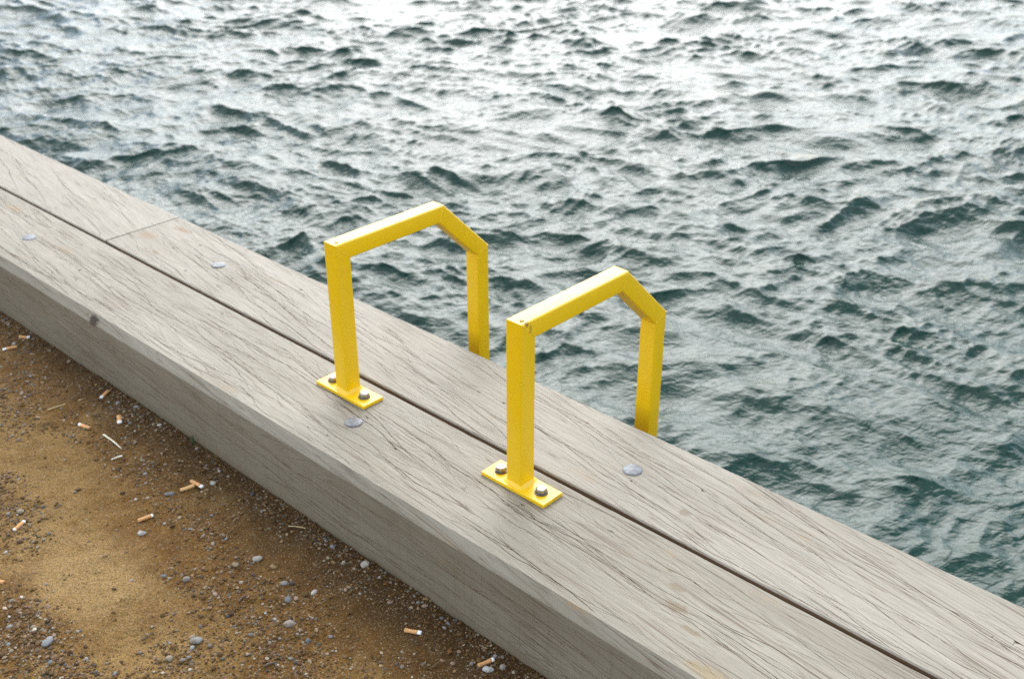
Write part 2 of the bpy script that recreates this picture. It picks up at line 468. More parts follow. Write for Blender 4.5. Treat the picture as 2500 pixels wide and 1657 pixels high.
def build_water():
    xs = graded(-4.5, -15.0, 0.0095, 0.030)[::-1] + list(np.arange(-4.4905, 1.2, 0.0095))
    ys = graded(0.31, 14.0, 0.0085, 0.034)
    def far(v, s, n=26, last=400.0):
        o, st = v, 0.06
        res = []
        for _ in range(n):
            o += s * st; st *= 1.42; res.append(o)
        return res
    xs = far(xs[0], -1)[::-1] + xs + far(xs[-1], 1)
    ys = ys + far(ys[-1], 1)
    xs, ys = np.array(xs), np.array(ys)
    X, Y = np.meshgrid(xs, ys, indexing='ij')
    fade = np.clip((400 - np.hypot(X, Y)) / 380, 0, 1) * np.clip((17.0 - np.maximum(-X, Y)) / 2.5, 0.0, 1) * np.clip((3.5 - X) / 2.0, 0, 1)
    wind = math.radians(126)
    big = ocean_patch(512, 17.0, 0.30, 6.0, 0.9, wind, 0.10, 0.150, 3, 3)
    trains = [ocean_patch(512, 5.3, 0.09, 0.42, 0.45, wind + 0.50, 0.03, 0.160, 5, 10), ocean_patch(512, 6.1, 0.09, 0.42, 0.45, wind - 0.40, 0.03, 0.160, 6, 10)]
    fine = [ocean_patch(512, 2.3, 0.03, 0.09, 0.3, wind + 0.8, 0.05, 0.12, 9, 8), ocean_patch(512, 2.7, 0.03, 0.09, 0.3, wind - 0.6, 0.05, 0.12, 12, 8)]
    h, dx, dy = sample_patch(big, X, Y)
    Z = h.copy(); DX = 1.1 * dx; DY = 1.1 * dy
    X1, Y1 = X + 0.5 * dx, Y + 0.5 * dy
    X1 = X1 + 0.16 * fbm(X * 1.5, Y * 1.5, 201, 2); Y1 = Y1 + 0.16 * fbm(X * 1.5 + 40, Y * 1.5, 207, 2)
    # gusts: the small chop is stronger in some places than in others, and rides on the backs of the larger waves
    for k, pt in enumerate(trains):
        gust = np.clip(0.95 + 1.3 * fbm(X * 1.1 + 9 * k, Y * 1.1, 31 + k, 3) + 3.0 * h, 0.2, 1.7)
        h2, dx2, dy2 = sample_patch(pt, X1, Y1)
        Z += gust * h2; DX += 1.0 * gust * dx2; DY += 1.0 * gust * dy2
        h3, dx3, dy3 = sample_patch(fine[k], X1 + 0.7 * dx2, Y1 + 0.7 * dy2)
        gust2 = np.clip(0.85 + 2.0 * fbm(X * 2.3 + 5 + 7 * k, Y * 2.3, 77 + k, 3) + 20.0 * h2, 0.08, 1.9)
        Z += gust2 * h3; DX += 1.1 * gust2 * dx3; DY += 1.1 * gust2 * dy3
    Z *= fade; DX *= fade; DY *= fade
    edge = np.clip((Y - 0.31) / 0.1, 0, 1)
    co = np.empty((X.size, 3))
    co[:, 0] = (X + DX).ravel(); co[:, 1] = (Y + DY * edge).ravel(); co[:, 2] = (WATER_Z + Z).ravel()
    nx, ny = X.shape
    i = np.arange(nx * ny).reshape(nx, ny)
    q = np.stack([i[:-1, :-1], i[1:, :-1], i[1:, 1:], i[:-1, 1:]], axis=-1).reshape(-1, 4)
    return grid_mesh('water', co, q, M_water)

def grid_mesh(name, co, q, mat):
    me = bpy.data.meshes.new(name)
    me.vertices.add(len(co)); me.vertices.foreach_set('co', co.astype(np.float32).ravel())
    k = q.shape[1]
    me.loops.add(q.size); me.loops.foreach_set('vertex_index', q.astype(np.int32).ravel())
    me.polygons.add(len(q)); me.polygons.foreach_set('loop_start', np.arange(0, q.size, k, dtype=np.int32))
    me.polygons.foreach_set('use_smooth', np.ones(len(q), dtype=bool))
    me.materials.append(mat)
    me.update(calc_edges=True)
    o = bpy.data.objects.new(name, me)
    COL.objects.link(o)
    return o

tag(build_water(), kind='structure')

# ------------------------------------------------------------------ ground
GROUND_Z = -0.180
BEAM_FRONT_Y = -0.192

def ground_h(x, y):
    x = np.asarray(x, float); y = np.asarray(y, float)
    h = 0.016 * fbm(x * 2.2, y * 2.2, 3, 3) + 0.006 * fbm(x * 11, y * 11, 8, 3) + 0.0055 * fbm(x * 42, y * 42, 14, 3)
    d = np.clip((y - BEAM_FRONT_Y + 0.10) / 0.10, 0, 1)
    return GROUND_Z + h * (1 - 0.35 * d) - 0.006 * d * d

def build_ground():
    xs = np.array([-300, -120, -50, -20, -10, -6, -4.5, -3.6] + list(np.arange(-3.0, 1.2, 0.0065)) + [1.3, 1.6, 2.2, 3.5, 6, 12, 40, 120, 300], float)
    ys = np.array([-300, -120, -50, -20, -10, -6, -4, -3, -2.4, -2.0, -1.8] + list(np.arange(-1.65, -1.0, 0.02)) + list(np.arange(-1.0, -0.17, 0.0055)), float)
    X, Y = np.meshgrid(xs, ys, indexing='ij')
    Z = ground_h(X, Y)
    co = np.stack([X.ravel(), Y.ravel(), Z.ravel()], 1)
    nx, ny = X.shape
    i = np.arange(nx * ny).reshape(nx, ny)
    q = np.stack([i[:-1, :-1], i[1:, :-1], i[1:, 1:], i[:-1, 1:]], axis=-1).reshape(-1, 4)
    return grid_mesh('ground', co, q, M_sand)
ground = tag(build_ground(), kind='structure')

# quay wall that carries the timbers (its face drops behind the rear beam into the water)
def box_bm(bm, a, b):
    x0, y0, z0 = a; x1, y1, z1 = b
    v = [bm.verts.new(c) for c in ((x0, y0, z0), (x1, y0, z0), (x1, y1, z0), (x0, y1, z0), (x0, y0, z1), (x1, y0, z1), (x1, y1, z1), (x0, y1, z1))]
    for f in ((3, 2, 1, 0), (4, 5, 6, 7), (0, 1, 5, 4), (1, 2, 6, 5), (2, 3, 7, 6), (3, 0, 4, 7)):
        bm.faces.new([v[k] for k in f])
    return v
bm = bmesh.new()
box_bm(bm, (-40, -0.16, -2.5), (40, 0.27, -0.258))
tag(bm_obj('quay_wall', bm, M_concrete), kind='structure')

# ------------------------------------------------------------------ timber beams with real drying checks
def crack_set(x0, x1, s0, s1, lean, seed, near):
    """Centre lines of drying checks in the unrolled sheet: list of (points, half widths, depth)."""
    r = random.Random(seed)
    res = []
    def walk(x, s, ang, length, w, wander, dirn=1):
        step = 0.011
        n = max(3, int(length / step))
        pts, ws = [], []
        a = ang
        for i in range(n + 1):
            f = i / n
            pts.append((x, s))
            ws.append(w * (math.sin(math.pi * min(1, 0.04 + f * 0.96)) ** 0.6) * r.uniform(0.65, 1.2) if 0 < i < n else 0.0)
            a += r.gauss(0, wander); a += (ang - a) * 0.16
            x += dirn * step * math.cos(a); s += dirn * step * math.sin(a)
            if not (x0 + 0.004 < x < x1 - 0.004 and s0 + 0.003 < s < s1 - 0.003): break
        if len(pts) < 3: return None
        ws[-1] = 0.0
        return pts, ws
    area = (x1 - x0) * (s1 - s0)
    n_main = int(area * near[0])
    for _ in range(n_main):
        x, s = r.uniform(x0, x1), r.uniform(s0, s1)
        ang = math.radians(lean + r.gauss(0, 1.6))
        L = r.uniform(0.12, 0.70)
        w = r.uniform(0.00030, 0.00080)
        c = walk(x, s, ang, L, w, 0.06)
        if not c: continue
        res.append(c)
        for _ in range(int(len(c[0]) * near[1])):
            k = r.randrange(len(c[0]))
            px, ps = c[0][k]
            sgn = r.choice((-1, 1))
            b = walk(px, ps, ang + sgn * math.radians(r.uniform(6, 13)), r.uniform(0.022, 0.11), r.uniform(0.00016, 0.00036), 0.09, r.choice((1, -1)))
            if b: res.append(b)
    for _ in range(int(area * near[2])):
        x, s = r.uniform(x0, x1), r.uniform(s0, s1)
        # interlocked grain: the lean of the short checks flips from band to band across the timber
        band = math.sin(2 * math.pi * s / 0.083 + 1.3 * math.sin(x * 2.1 + seed))
        ang = math.radians(lean + 3 + 11 * max(-1, min(1, 2.2 * band)) + r.gauss(0, 2))
        c = walk(x, s, ang, r.uniform(0.025, 0.13), r.uniform(0.00014, 0.00032), 0.10)
        if c: res.append(c)
    return res

def build_beam(name, x0, x1, profile, mat, cx0, cx1, lean, seed, dens, crack_s):
    """A squared timber: the unrolled skin (side, chamfer, top, edge, side) is triangulated round its checks."""
    prof = [Vector((0, *p)) for p in profile]
    S = [0.0]
    for a, b in zip(prof[:-1], prof[1:]): S.append(S[-1] + (b - a).length)
    nrm = []
    for a, b in zip(prof[:-1], prof[1:]):
        d = (b - a).normalized(); nrm.append(Vector((0, -d.z, d.y)))
    verts, edges = [], []
    kind = []            # 0 skin, 1 crack centre
    def add(x, s, k=0):
        verts.append(Vector((x, s))); kind.append(k); return len(verts) - 1
    # boundary + fold lines
    xs = list(np.linspace(x0, x1, int((x1 - x0) / 0.02) + 2))
    rows = []
    rr = random.Random(seed + 5)
    for j, s in enumerate(S):
        inner = 0 < j < len(S) - 1
        rows.append([add(x, s) for x in xs])
        for a, b in zip(rows[-1][:-1], rows[-1][1:]): edges.append((a, b))
    for side in (0, -1):
        for j in range(len(rows) - 1): edges.append((rows[j][side], rows[j + 1][side]))
    segs = []
    for (sa, sb) in crack_s:
        for pts, ws in crack_set(cx0, cx1, sa, sb, lean, seed + int(sa * 1000), dens):
            ids_l, ids_r, ids_c = [], [], []
            for i, ((x, s), w) in enumerate(zip(pts, ws)):
                a = pts[max(0, i - 1)]; b = pts[min(len(pts) - 1, i + 1)]
                d = Vector((b[0] - a[0], b[1] - a[1])).normalized(); n = Vector((-d.y, d.x))
                if w <= 0:
                    k = add(x, s); ids_l.append(k); ids_r.append(k); ids_c.append(k)
                else:
                    ids_l.append(add(x + n.x * w, s + n.y * w)); ids_r.append(add(x - n.x * w, s - n.y * w)); ids_c.append(add(x, s, 1))
            for ids in (ids_l, ids_r, ids_c):
                for a, b in zip(ids[:-1], ids[1:]): edges.append((a, b))
            for i in range(len(pts) - 1):
                segs.append((*pts[i], *pts[i + 1], ws[i], ws[i + 1]))
    v2, e2, f2, ov, oe, of = delaunay_2d_cdt(verts, edges, [], 0, 1e-6)
    cells = {}
    for q in segs:
        i0, i1 = sorted((math.floor(q[0] / 0.02), math.floor(q[2] / 0.02))); j0, j1 = sorted((math.floor(q[1] / 0.02), math.floor(q[3] / 0.02)))
        for i in range(i0, i1 + 1):
            for j in range(j0, j1 + 1): cells.setdefault((i, j), []).append(q)
    def depth_at(p):
        near_segs = cells.get((math.floor(p.x / 0.02), math.floor(p.y / 0.02)))
        if not near_segs: return 0.0
        ax, ay, bx, by, wa, wb = np.array(near_segs).T
        dx, dy = bx - ax, by - ay
        t = np.clip(((p.x - ax) * dx + (p.y - ay) * dy) / (dx * dx + dy * dy + 1e-12), 0, 1)
        d = np.hypot(ax + t * dx - p.x, ay + t * dy - p.y)
        ww = wa * (1 - t) + wb * t
        return float(np.max(np.clip(1 - d / np.maximum(ww, 1e-5), 0, 1)))
    S_arr = np.array(S)
    co, deep, uvs = [], [], []
    for p, o in zip(v2, ov):
        if not o: dep = 0.0025 if depth_at(p) > 0.5 else 0.0
        else: dep = 0.0028 if any(kind[k] == 1 for k in o) else 0.0
        j = int(np.clip(np.searchsorted(S_arr, p.y) - 1, 0, len(prof) - 2))
        t = (p.y - S[j]) / (S[j + 1] - S[j])
        q = prof[j].lerp(prof[j + 1], t) - nrm[j] * dep
        warp = 0.0022 * float(vnoise(p.x * 0.9, seed * 1.7, seed)) + 0.0012 * float(vnoise(p.x * 7.0, seed * 2.3, seed))
        if o and all(k < len(rows) * len(xs) for k in o): q.z -= abs(rr.gauss(0, 0.0003)) + (rr.uniform(0.001, 0.003) if rr.random() < 0.015 else 0)
        co.append((p.x, q.y + warp, q.z)); uvs.append((p.x, p.y)); deep.append(0 if dep == 0 else (2 if o else 1))
    faces, mi = [], []
    for f in f2:
        f = tuple(f)
        faces.append(f)
        ym = sum(v2[k].y for k in f) / 3
        side = ym > S[-2] or (name_inner_first and ym < S[1])
        dk = max(deep[k] for k in f)
        if dk == 1 and depth_at((v2[f[0]] + v2[f[1]] + v2[f[2]]) / 3) < 0.05: dk = 0
        mi.append(1 if dk else (2 if side else 0))
    # end grain and underside
    base = len(co)
    for x in (x0, x1):
        for p in prof: co.append((x, p.y, p.z)); uvs.append((p.y * 2, p.z + 9))
    n = len(prof)
    faces.append(tuple(base + k for k in range(n))[::-1]); faces.append(tuple(base + n + k for k in range(n)))
    faces.append((base, base + n, base + 2 * n - 1, base + n - 1))
    mi += [0, 0, 2]
    cx = (x0 + x1) / 2
    co = [(x - cx, y, z) for x, y, z in co]
    o = mesh_obj(name, co, faces, [mat, M_crack, M_wood_side], matidx=mi)
    o.location = (cx, 0, 0)
    layer = o.data.uv_layers.new(name='skin')
    idx = np.empty(len(o.data.loops), dtype=np.int32); o.data.loops.foreach_get('vertex_index', idx)
    layer.data.foreach_set('uv', np.array(uvs, dtype=np.float32)[idx].ravel())
    bmx = bmesh.new(); bmx.from_mesh(o.data); bmesh.ops.recalc_face_normals(bmx, faces=bmx.faces); bmx.to_mesh(o.data); bmx.free()
    return o

prof_front = [(-0.192, -0.255), (-0.192, -0.0225), (-0.1781, 0.0), (0.0620, 0.0), (0.0645, -0.0028), (0.0645, -0.255)]
prof_rear = [(0.0745, -0.255), (0.0745, -0.003), (0.0770, 0.0), (0.3155, 0.0), (0.3196, -0.0045), (0.3196, -0.255)]
XJ = -1.674
name_inner_first = False
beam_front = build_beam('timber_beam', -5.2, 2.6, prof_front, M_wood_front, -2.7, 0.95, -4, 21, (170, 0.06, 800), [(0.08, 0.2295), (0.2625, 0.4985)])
name_inner_first = True
beam_rear = build_beam('timber_beam', XJ + 0.0024, 2.9, prof_rear, M_wood_rear, XJ + 0.0024, 1.25, -7.5, 33, (170, 0.06, 420), [(0.2545, 0.4955)])
beam_far = build_beam('timber_beam', -5.4, XJ - 0.0024, prof_rear, M_wood_rear2, -3.6, XJ - 0.0024, -9, 47, (70, 0.06, 60), [(0.2545, 0.4955)])
tag(beam_front, 'long grey weathered timber on the land side, its dark face rising from the sand', 'timber beam', 'timbers along the quay edge')
tag(beam_rear, 'grey weathered timber on the water side, on the near side of the cross joint', 'timber beam', 'timbers along the quay edge')
tag(beam_far, 'pale weathered timber on the water side, beyond the cross joint at far left', 'timber beam', 'timbers along the quay edge')

# galvanised dome heads let into the timbers
def dome_mesh():
    prof = [(0.0192, 0.0), (0.0191, 0.0013), (0.0182, 0.0019), (0.0135, 0.0026), (0.0085, 0.0030), (0.0035, 0.0032)]
    n = 28
    vs_, fs = [], []
    for r_, z in prof:
        for k in range(n):
            a = 2 * math.pi * k / n
            vs_.append((r_ * math.cos(a), r_ * math.sin(a), z))
    for i in range(len(prof) - 1):
        for k in range(n):
            fs.append((i * n + k, i * n + (k + 1) % n, (i + 1) * n + (k + 1) % n, (i + 1) * n + k))
    vs_.append((0, 0, 0.0032)); t = len(vs_) - 1; b0 = (len(prof) - 1) * n
    for k in range(n): fs.append((b0 + k, b0 + (k + 1) % n, t))
    return vs_, fs
dv, df = dome_mesh()
dome0 = None
for par, x, y, tilt in ((beam_front, -1.855, -0.064, 2), (beam_front, -0.407, -0.066, -2), (beam_rear, -1.291, 0.197, 3), (beam_rear, 0.126, 0.191, 1)):
    if dome0 is None:
        o = dome0 = mesh_obj('bolt_head', dv, df, M_galv, par, smooth=True)
    else:
        o = dome0.copy(); COL.objects.link(o); o.parent = par
    o.location = (x - par.location.x, y, 0.0003)
    o.rotation_euler = (math.radians(tilt), math.radians(-tilt * 0.7), random.uniform(0, 6))

# ------------------------------------------------------------------ yellow handrails
TUBE, TW = 0.0385, 0.0385
YP, H0, YA, YE, HE = -0.0097, 0.3555, 0.2970, 0.4354, 0.2185
PLATE_C, PLATE_L, PLATE_W, PLATE_T = 0.0077, 0.1608, 0.0553, 0.0080
PATH = [Vector((YP, PLATE_T)), Vector((YP, H0)), Vector((YA, H0)), Vector((YE, HE)), Vector((YE, -1.75))]

def tube_rings():
    """Rounded-square section: (offset from the outer face, across)."""
    r, n = 0.0038, 4
    pts = []
    for cx, cy, a0 in ((TUBE - r, TW / 2 - r, 0), (r, TW / 2 - r, 90), (r, -TW / 2 + r, 180), (TUBE - r, -TW / 2 + r, 270)):
        for k in range(n + 1):
            a = math.radians(a0 + 90 * k / n)
            pts.append((cx + r * math.cos(a), cy + r * math.sin(a)))
    return pts
SECT = tube_rings()

def path_frames():
    ns = []
    for a, b in zip(PATH[:-1], PATH[1:]):
        d = (b - a).normalized(); ns.append(Vector((d.y, -d.x)))
    fr = []
    for i in range(len(PATH)):
        if i == 0: m = ns[0]
        elif i == len(PATH) - 1: m = ns[-1]
        else: m = (ns[i - 1] + ns[i]) / (1 + ns[i - 1].dot(ns[i]))
        fr.append(m)
    return fr
FRAMES = path_frames()

def ring_at(i):
    return [(b, PATH[i].x + FRAMES[i].x * a, PATH[i].y + FRAMES[i].y * a) for a, b in SECT]

def tube_piece(name, i, mat, parent):
    A, B = ring_at(i), ring_at(i + 1)
    n = len(A)
    f = [(k, (k + 1) % n, n + (k + 1) % n, n + k) for k in range(n)]
    o = mesh_obj(name, A + B, f, mat, parent, smooth=True)
    bmx = bmesh.new(); bmx.from_mesh(o.data); bmesh.ops.recalc_face_normals(bmx, faces=bmx.faces); bmx.to_mesh(o.data); bmx.free()
    return o

def bead(name, loop, rad, mat, parent, jitter, seed):
    """Weld bead: a thin uneven tube run round a closed loop of points."""
    r = random.Random(seed)
    P = [Vector(p) for p in loop]
    dense = []
    for a, b in zip(P, P[1:] + P[:1]):
        m = max(1, int((b - a).length / 0.004))
        for k in range(m): dense.append(a.lerp(b, k / m))
    n, s = len(dense), 6
    vs_, fs = [], []
    cen = sum(dense, Vector()) / n
    for i, p in enumerate(dense):
        t = (dense[(i + 1) % n] - dense[i - 1]).normalized()
        out_ = (p - cen); out_ -= t * out_.dot(t); out_.normalize()
        up = t.cross(out_)
        rr = rad * (1 + r.uniform(-jitter, jitter))
        for k in range(s):
            a = 2 * math.pi * k / s
            vs_.append(p - out_ * rad * 0.55 + (out_ * math.cos(a) + up * math.sin(a)) * rr)
    for i in range(n):
        for k in range(s):
            fs.append((i * s + k, i * s + (k + 1) % s, ((i + 1) % n) * s + (k + 1) % s, ((i + 1) % n) * s + k))
    return mesh_obj(name, vs_, fs, mat, parent, smooth=True)

def hex_bolt(parent, x, y, rot):
    rw, hw = 0.0130, 0.0026
    n = 24
    b = bmesh.new()
    prof = [(rw, 0.0), (rw, hw - 0.0006), (rw - 0.0007, hw), (0.004, hw)]
    rings = [[b.verts.new((r_ * math.cos(2 * math.pi * k / n), r_ * math.sin(2 * math.pi * k / n), z)) for k in range(n)] for r_, z in prof]
    for a, c in zip(rings[:-1], rings[1:]):
        for k in range(n): b.faces.new((a[k], a[(k + 1) % n], c[(k + 1) % n], c[k]))
    # hexagonal head with a chamfered crown
    h = bmesh.new()
    R_, hh = 0.0109, 0.0086
    m = 6
    def hexring(rad, z, circ):
        res = []
        for k in range(m * 4):
            a = 2 * math.pi * k / (m * 4)
            hx = rad * math.cos(math.pi / 6) / math.cos((a % (math.pi / 3)) - math.pi / 6)
            rr = hx * (1 - circ) + rad * math.cos(math.pi / 6) * 0.985 * circ
            res.append(h.verts.new((rr * math.cos(a), rr * math.sin(a), z)))
        return res
    rg = [hexring(R_, hw - 0.0005, 0), hexring(R_, hw + hh - 0.0016, 0), hexring(R_ * 0.985, hw + hh - 0.0002, 1.0), hexring(R_ * 0.80, hw + hh, 1.0)]
    for a, c in zip(rg[:-1], rg[1:]):
        for k in range(m * 4): h.faces.new((a[k], a[(k + 1) % (m * 4)], c[(k + 1) % (m * 4)], c[k]))
    h.faces.new(rg[-1])
    o = bm_obj('bolt', h, M_bolt, parent)
    w = bm_obj('washer', b, M_washer, o)
    o.location = (x, y, PLATE_T)
    o.rotation_euler = (0, 0, rot)
    return o

def handrail(x, paint, label, rots, seed):
    root = empty('handrail', (x, 0, 0))
    tag(root, label, 'handrail', 'yellow handrails on the timbers')
    # base plate with rounded edges
    b = bmesh.new()
    box_bm(b, (-PLATE_L / 2, PLATE_C - PLATE_W / 2, 0.0002), (PLATE_L / 2, PLATE_C + PLATE_W / 2, PLATE_T))
    bmesh.ops.bevel(b, geom=b.edges[:], offset=0.0013, segments=3, affect='EDGES', profile=0.6)
    plate = bm_obj('base_plate', b, paint, root)
    # fillet weld round the foot of the post
    y0, y1, w = YP, YP + TUBE, TW / 2
    xo = -0.0044
    rings = []
    r = random.Random(seed)
    vs_, fs = [], []
    prof = [(-0.001, 0.0075), (0.0016, 0.0042), (0.0042, 0.0016), (0.0075, -0.0008)]
    per = []
    for (ax, ay), (bx, by) in (((-w, y0), (w, y0)), ((w, y0), (w, y1)), ((w, y1), (-w, y1)), ((-w, y1), (-w, y0))):
        for k in range(8):
            f = k / 8
            px, py = ax + (bx - ax) * f, ay + (by - ay) * f
            per.append((px, py))
    cy = (y0 + y1) / 2
    nper = len(per)
    for off, z in prof:
        for px, py in per:
            dx, dy = px / w, (py - cy) / (TUBE / 2)
            l = max(abs(dx), abs(dy)); q = (abs(dx) ** 6 + abs(dy) ** 6) ** (1 / 6)
            j = r.uniform(-0.0006, 0.0006)
            vs_.append((xo + px / q + dx * (off + j) / q, cy + (py - cy) / q + dy * (off + j) / q, PLATE_T + z + j * 0.6))
    for i in range(len(prof) - 1):
        for k in range(nper):
            fs.append((i * nper + k, i * nper + (k + 1) % nper, (i + 1) * nper + (k + 1) % nper, (i + 1) * nper + k))
    mesh_obj('weld', vs_, fs, paint, plate, smooth=True)
    tube = []
    for i, nm in enumerate(('front_post', 'top_bar', 'sloping_bar', 'rear_post')):
        o = tube_piece(nm, i, paint, root)
        o.location = (xo, 0, 0)
        tube.append(o)
    for i in (1, 2, 3):
        o = bead('weld', ring_at(i), 0.0011, paint, tube[i], 0.25, seed + i)
    # drain hole in the top bar, by the corner
    hv, hf = [], []
    n = 14
    for rad, z in ((0.0040, 0.0002), (0.0031, 0.0007), (0.0024, 0.0003), (0.0022, -0.0010)):
        for k in range(n): hv.append((rad * math.cos(2 * math.pi * k / n), rad * math.sin(2 * math.pi * k / n), z))
    for i in range(3):
        for k in range(n): hf.append((i * n + k, i * n + (k + 1) % n, (i + 1) * n + (k + 1) % n, (i + 1) * n + k))
    hf.append(tuple(3 * n + k for k in range(n)))
    hole = mesh_obj('drain_hole', hv, hf, [M_hole], tube[1], smooth=True)
    hole.location = (0.0085, YP + 0.0125, H0 + 0.0003)
    for sx, rot in zip((-1, 1), rots): hex_bolt(root, sx * 0.0520 - 0.001, PLATE_C, rot)
    return root

M_paint_a = paint_material('yellow_gloss_paint', [((-0.52, 0.395, 0.24), (0.006, 0.012, 0.008), (0.25, 0.12, 0.02), 0.7)])
M_paint_b = paint_material('scuffed_yellow_gloss_paint', [((0.012, 0.004, 0.352), (0.006, 0.007, 0.008), (0.22, 0.11, 0.03), 0.9),
                                                          ((0.014, 0.014, 0.340), (0.004, 0.004, 0.012), (0.30, 0.17, 0.03), 0.7),
                                                          ((0.082, 0.018, 0.007), (0.004, 0.016, 0.004), (0.32, 0.20, 0.06), 0.7)])
handrail(-0.51, M_paint_a, 'yellow square-tube handrail farther from the viewer, left one of the pair', (0.3, 0.75), 3)
handrail(0.0, M_paint_b, 'yellow square-tube handrail nearest the viewer, with a brown scuff on its corner', (0.1, 0.55), 8)

# ------------------------------------------------------------------ cigarette ends
def butt_materials():
    t = NT('cork_tipping_paper')
    p = t.obj()
    n = t.noise(p, 900.0, 2.0, 0.7)
    c = t.mix(t.mr(n, 0.52, 0.68), (0.60, 0.31, 0.12), (0.44, 0.21, 0.07))
    c = t.mix(t.mr(t.noise(p, 180.0, 3.0), 0.42, 0.75, 0, 0.75), c, (0.30, 0.19, 0.085))
    t.set(color=c, rough=0.7, spec=0.3)
    return t.m
M_cork = butt_materials()
M_cork_pale = plain('faded_tipping_paper', (0.52, 0.32, 0.13), 0.8, 0.3, 500.0)
M_paper = plain('white_cigarette_paper', (0.72, 0.71, 0.68), 0.85, 0.15, 300.0)
M_ash = plain('burnt_tip', (0.035, 0.03, 0.028), 0.95, 0.4, 500.0)

def lathe_x(prof, n, flat, r, bend):
    vs_, fs = [], []
    for x, rad in prof:
        for k in range(n):
            a = 2 * math.pi * k / n
            j = 1 + r.uniform(-0.05, 0.05)
            vs_.append((x, rad * math.cos(a) * (2 - flat) * j, rad * math.sin(a) * flat * j + bend * (x / 0.015) ** 2))
    for i in range(len(prof) - 1):
        for k in range(n):
            fs.append((i * n + k, i * n + (k + 1) % n, (i + 1) * n + (k + 1) % n, (i + 1) * n + k))
    fs.append(tuple(range(n))[::-1]); fs.append(tuple((len(prof) - 1) * n + k for k in range(n)))
    return vs_, fs

def cigarette_end(a, b, label, white=0.22, flat=0.9, ash=0.0, pale=False, seed=0, lift=0.0, both=False, tilt=0.0):
    """Butt lying on the sand from its burnt end a to its mouth end b."""
    r = random.Random(seed)
    ax, ay = a; bx, by = b
    L = max(0.026, min(0.036, math.hypot(bx - ax, by - ay)))
    cx, cy = (ax + bx) / 2, (ay + by) / 2
    R_ = 0.0040
    z = float(ground_h(cx, cy)) + R_ * flat * 0.82 + lift
    root = empty('cigarette_end', (cx, cy, z), math.atan2(by - ay, bx - ax))
    root.rotation_euler = (0, tilt, math.atan2(by - ay, bx - ax))
    tag(root, label, 'cigarette end', 'cigarette ends on the sand')
    x0, x1 = -L / 2, L / 2
    xw = x0 + L * white
    bend = r.uniform(-0.0008, 0.0018)
    prof = [(xw - 0.0004, R_ * 1.005), (xw + 0.004, R_ * 1.02), ((xw + x1) / 2, R_ * r.uniform(0.88, 1.0)), (x1 - 0.003, R_), (x1 - 0.0004, R_ * 1.0), (x1, R_ * 0.9), (x1 - 0.0006, R_ * 0.6)]
    v, f = lathe_x(prof, 14, flat, r, bend)
    mesh_obj('filter', v, f, M_cork_pale if pale else M_cork, root, smooth=True)
    if both:
        v, f = lathe_x([(x1 - 0.0003, R_ * 0.92), (x1 + 0.0022, R_ * 0.95), (x1 + 0.0028, R_ * 0.7)], 14, flat, r, bend)
        mesh_obj('mouth_end', v, f, M_paper, root, smooth=True)
    if white > 0.02:
        v, f = lathe_x([(x0, R_ * 0.75), (x0 + 0.0005, R_ * 0.93), (x0 + L * white * 0.5, R_ * 0.96), (xw, R_ * 0.97)], 14, flat * r.uniform(0.85, 1.0), r, bend)
        mesh_obj('paper', v, f, M_paper, root, smooth=True)
    if ash > 0:
        v, f = lathe_x([(x0 - ash, R_ * 0.5), (x0 - ash * 0.6, R_ * 0.85), (x0 + 0.0006, R_ * 0.94)], 12, flat * 0.9, r, bend)
        mesh_obj('burnt_tip', v, f, M_ash, root, smooth=True)
    return root

cigarette_end((-1.612, -0.298), (-1.599, -0.262), 'cigarette end at far left, lying just below the one with the black tip', 0.30, 0.9, seed=1)
cigarette_end((-1.624, -0.213), (-1.649, -0.232), 'cigarette end with a black burnt tip, nearest the far left of the beam', 0.30, 0.95, ash=0.005, seed=2)
cigarette_end((-1.180, -0.248), (-1.198, -0.217), 'cigarette end pointing up towards the beam, above the flattened one', 0.24, 0.85, seed=3)
cigarette_end((-1.038, -0.277), (-1.070, -0.261), 'flattened flared cigarette end with its white end facing the viewer', 0.26, 0.62, seed=4)
cigarette_end((-1.106, -0.345), (-1.071, -0.335), 'cigarette end with a bent white tip, left of the flattened one', 0.22, 0.88, seed=5)
cigarette_end((-0.690, -0.297), (-0.697, -0.327), 'plain tan cigarette end without white tip, lower one of the crossed pair', 0.0, 0.9, pale=True, seed=6)
cigarette_end((-0.670, -0.288), (-0.704, -0.295), 'white-tipped cigarette end lying across the plain tan one', 0.20, 0.9, seed=7, lift=0.004, tilt=-0.10)
cigarette_end((-0.670, -0.411), (-0.676, -0.443), 'clean orange cigarette end with a short white tip above a white pebble', 0.15, 0.95, seed=8)
cigarette_end((-0.841, -0.608), (-0.829, -0.634), 'cigarette end with white at both ends among grey pebbles at left', 0.18, 0.92, seed=9, both=True)
cigarette_end((-0.712, -0.738), (-0.684, -0.724), 'orange cigarette end cut off by the left edge of the picture', 0.15, 0.9, seed=10)
cigarette_end((0.008, -0.270), (-0.020, -0.286), 'cigarette end with a square white tip pointing right, alone on bare brown sand', 0.24, 0.95, seed=11)
cigarette_end((0.147, -0.225), (0.138, -0.256), 'cigarette end beside a white pebble close to the near end of the beam', 0.18, 0.95, seed=12)

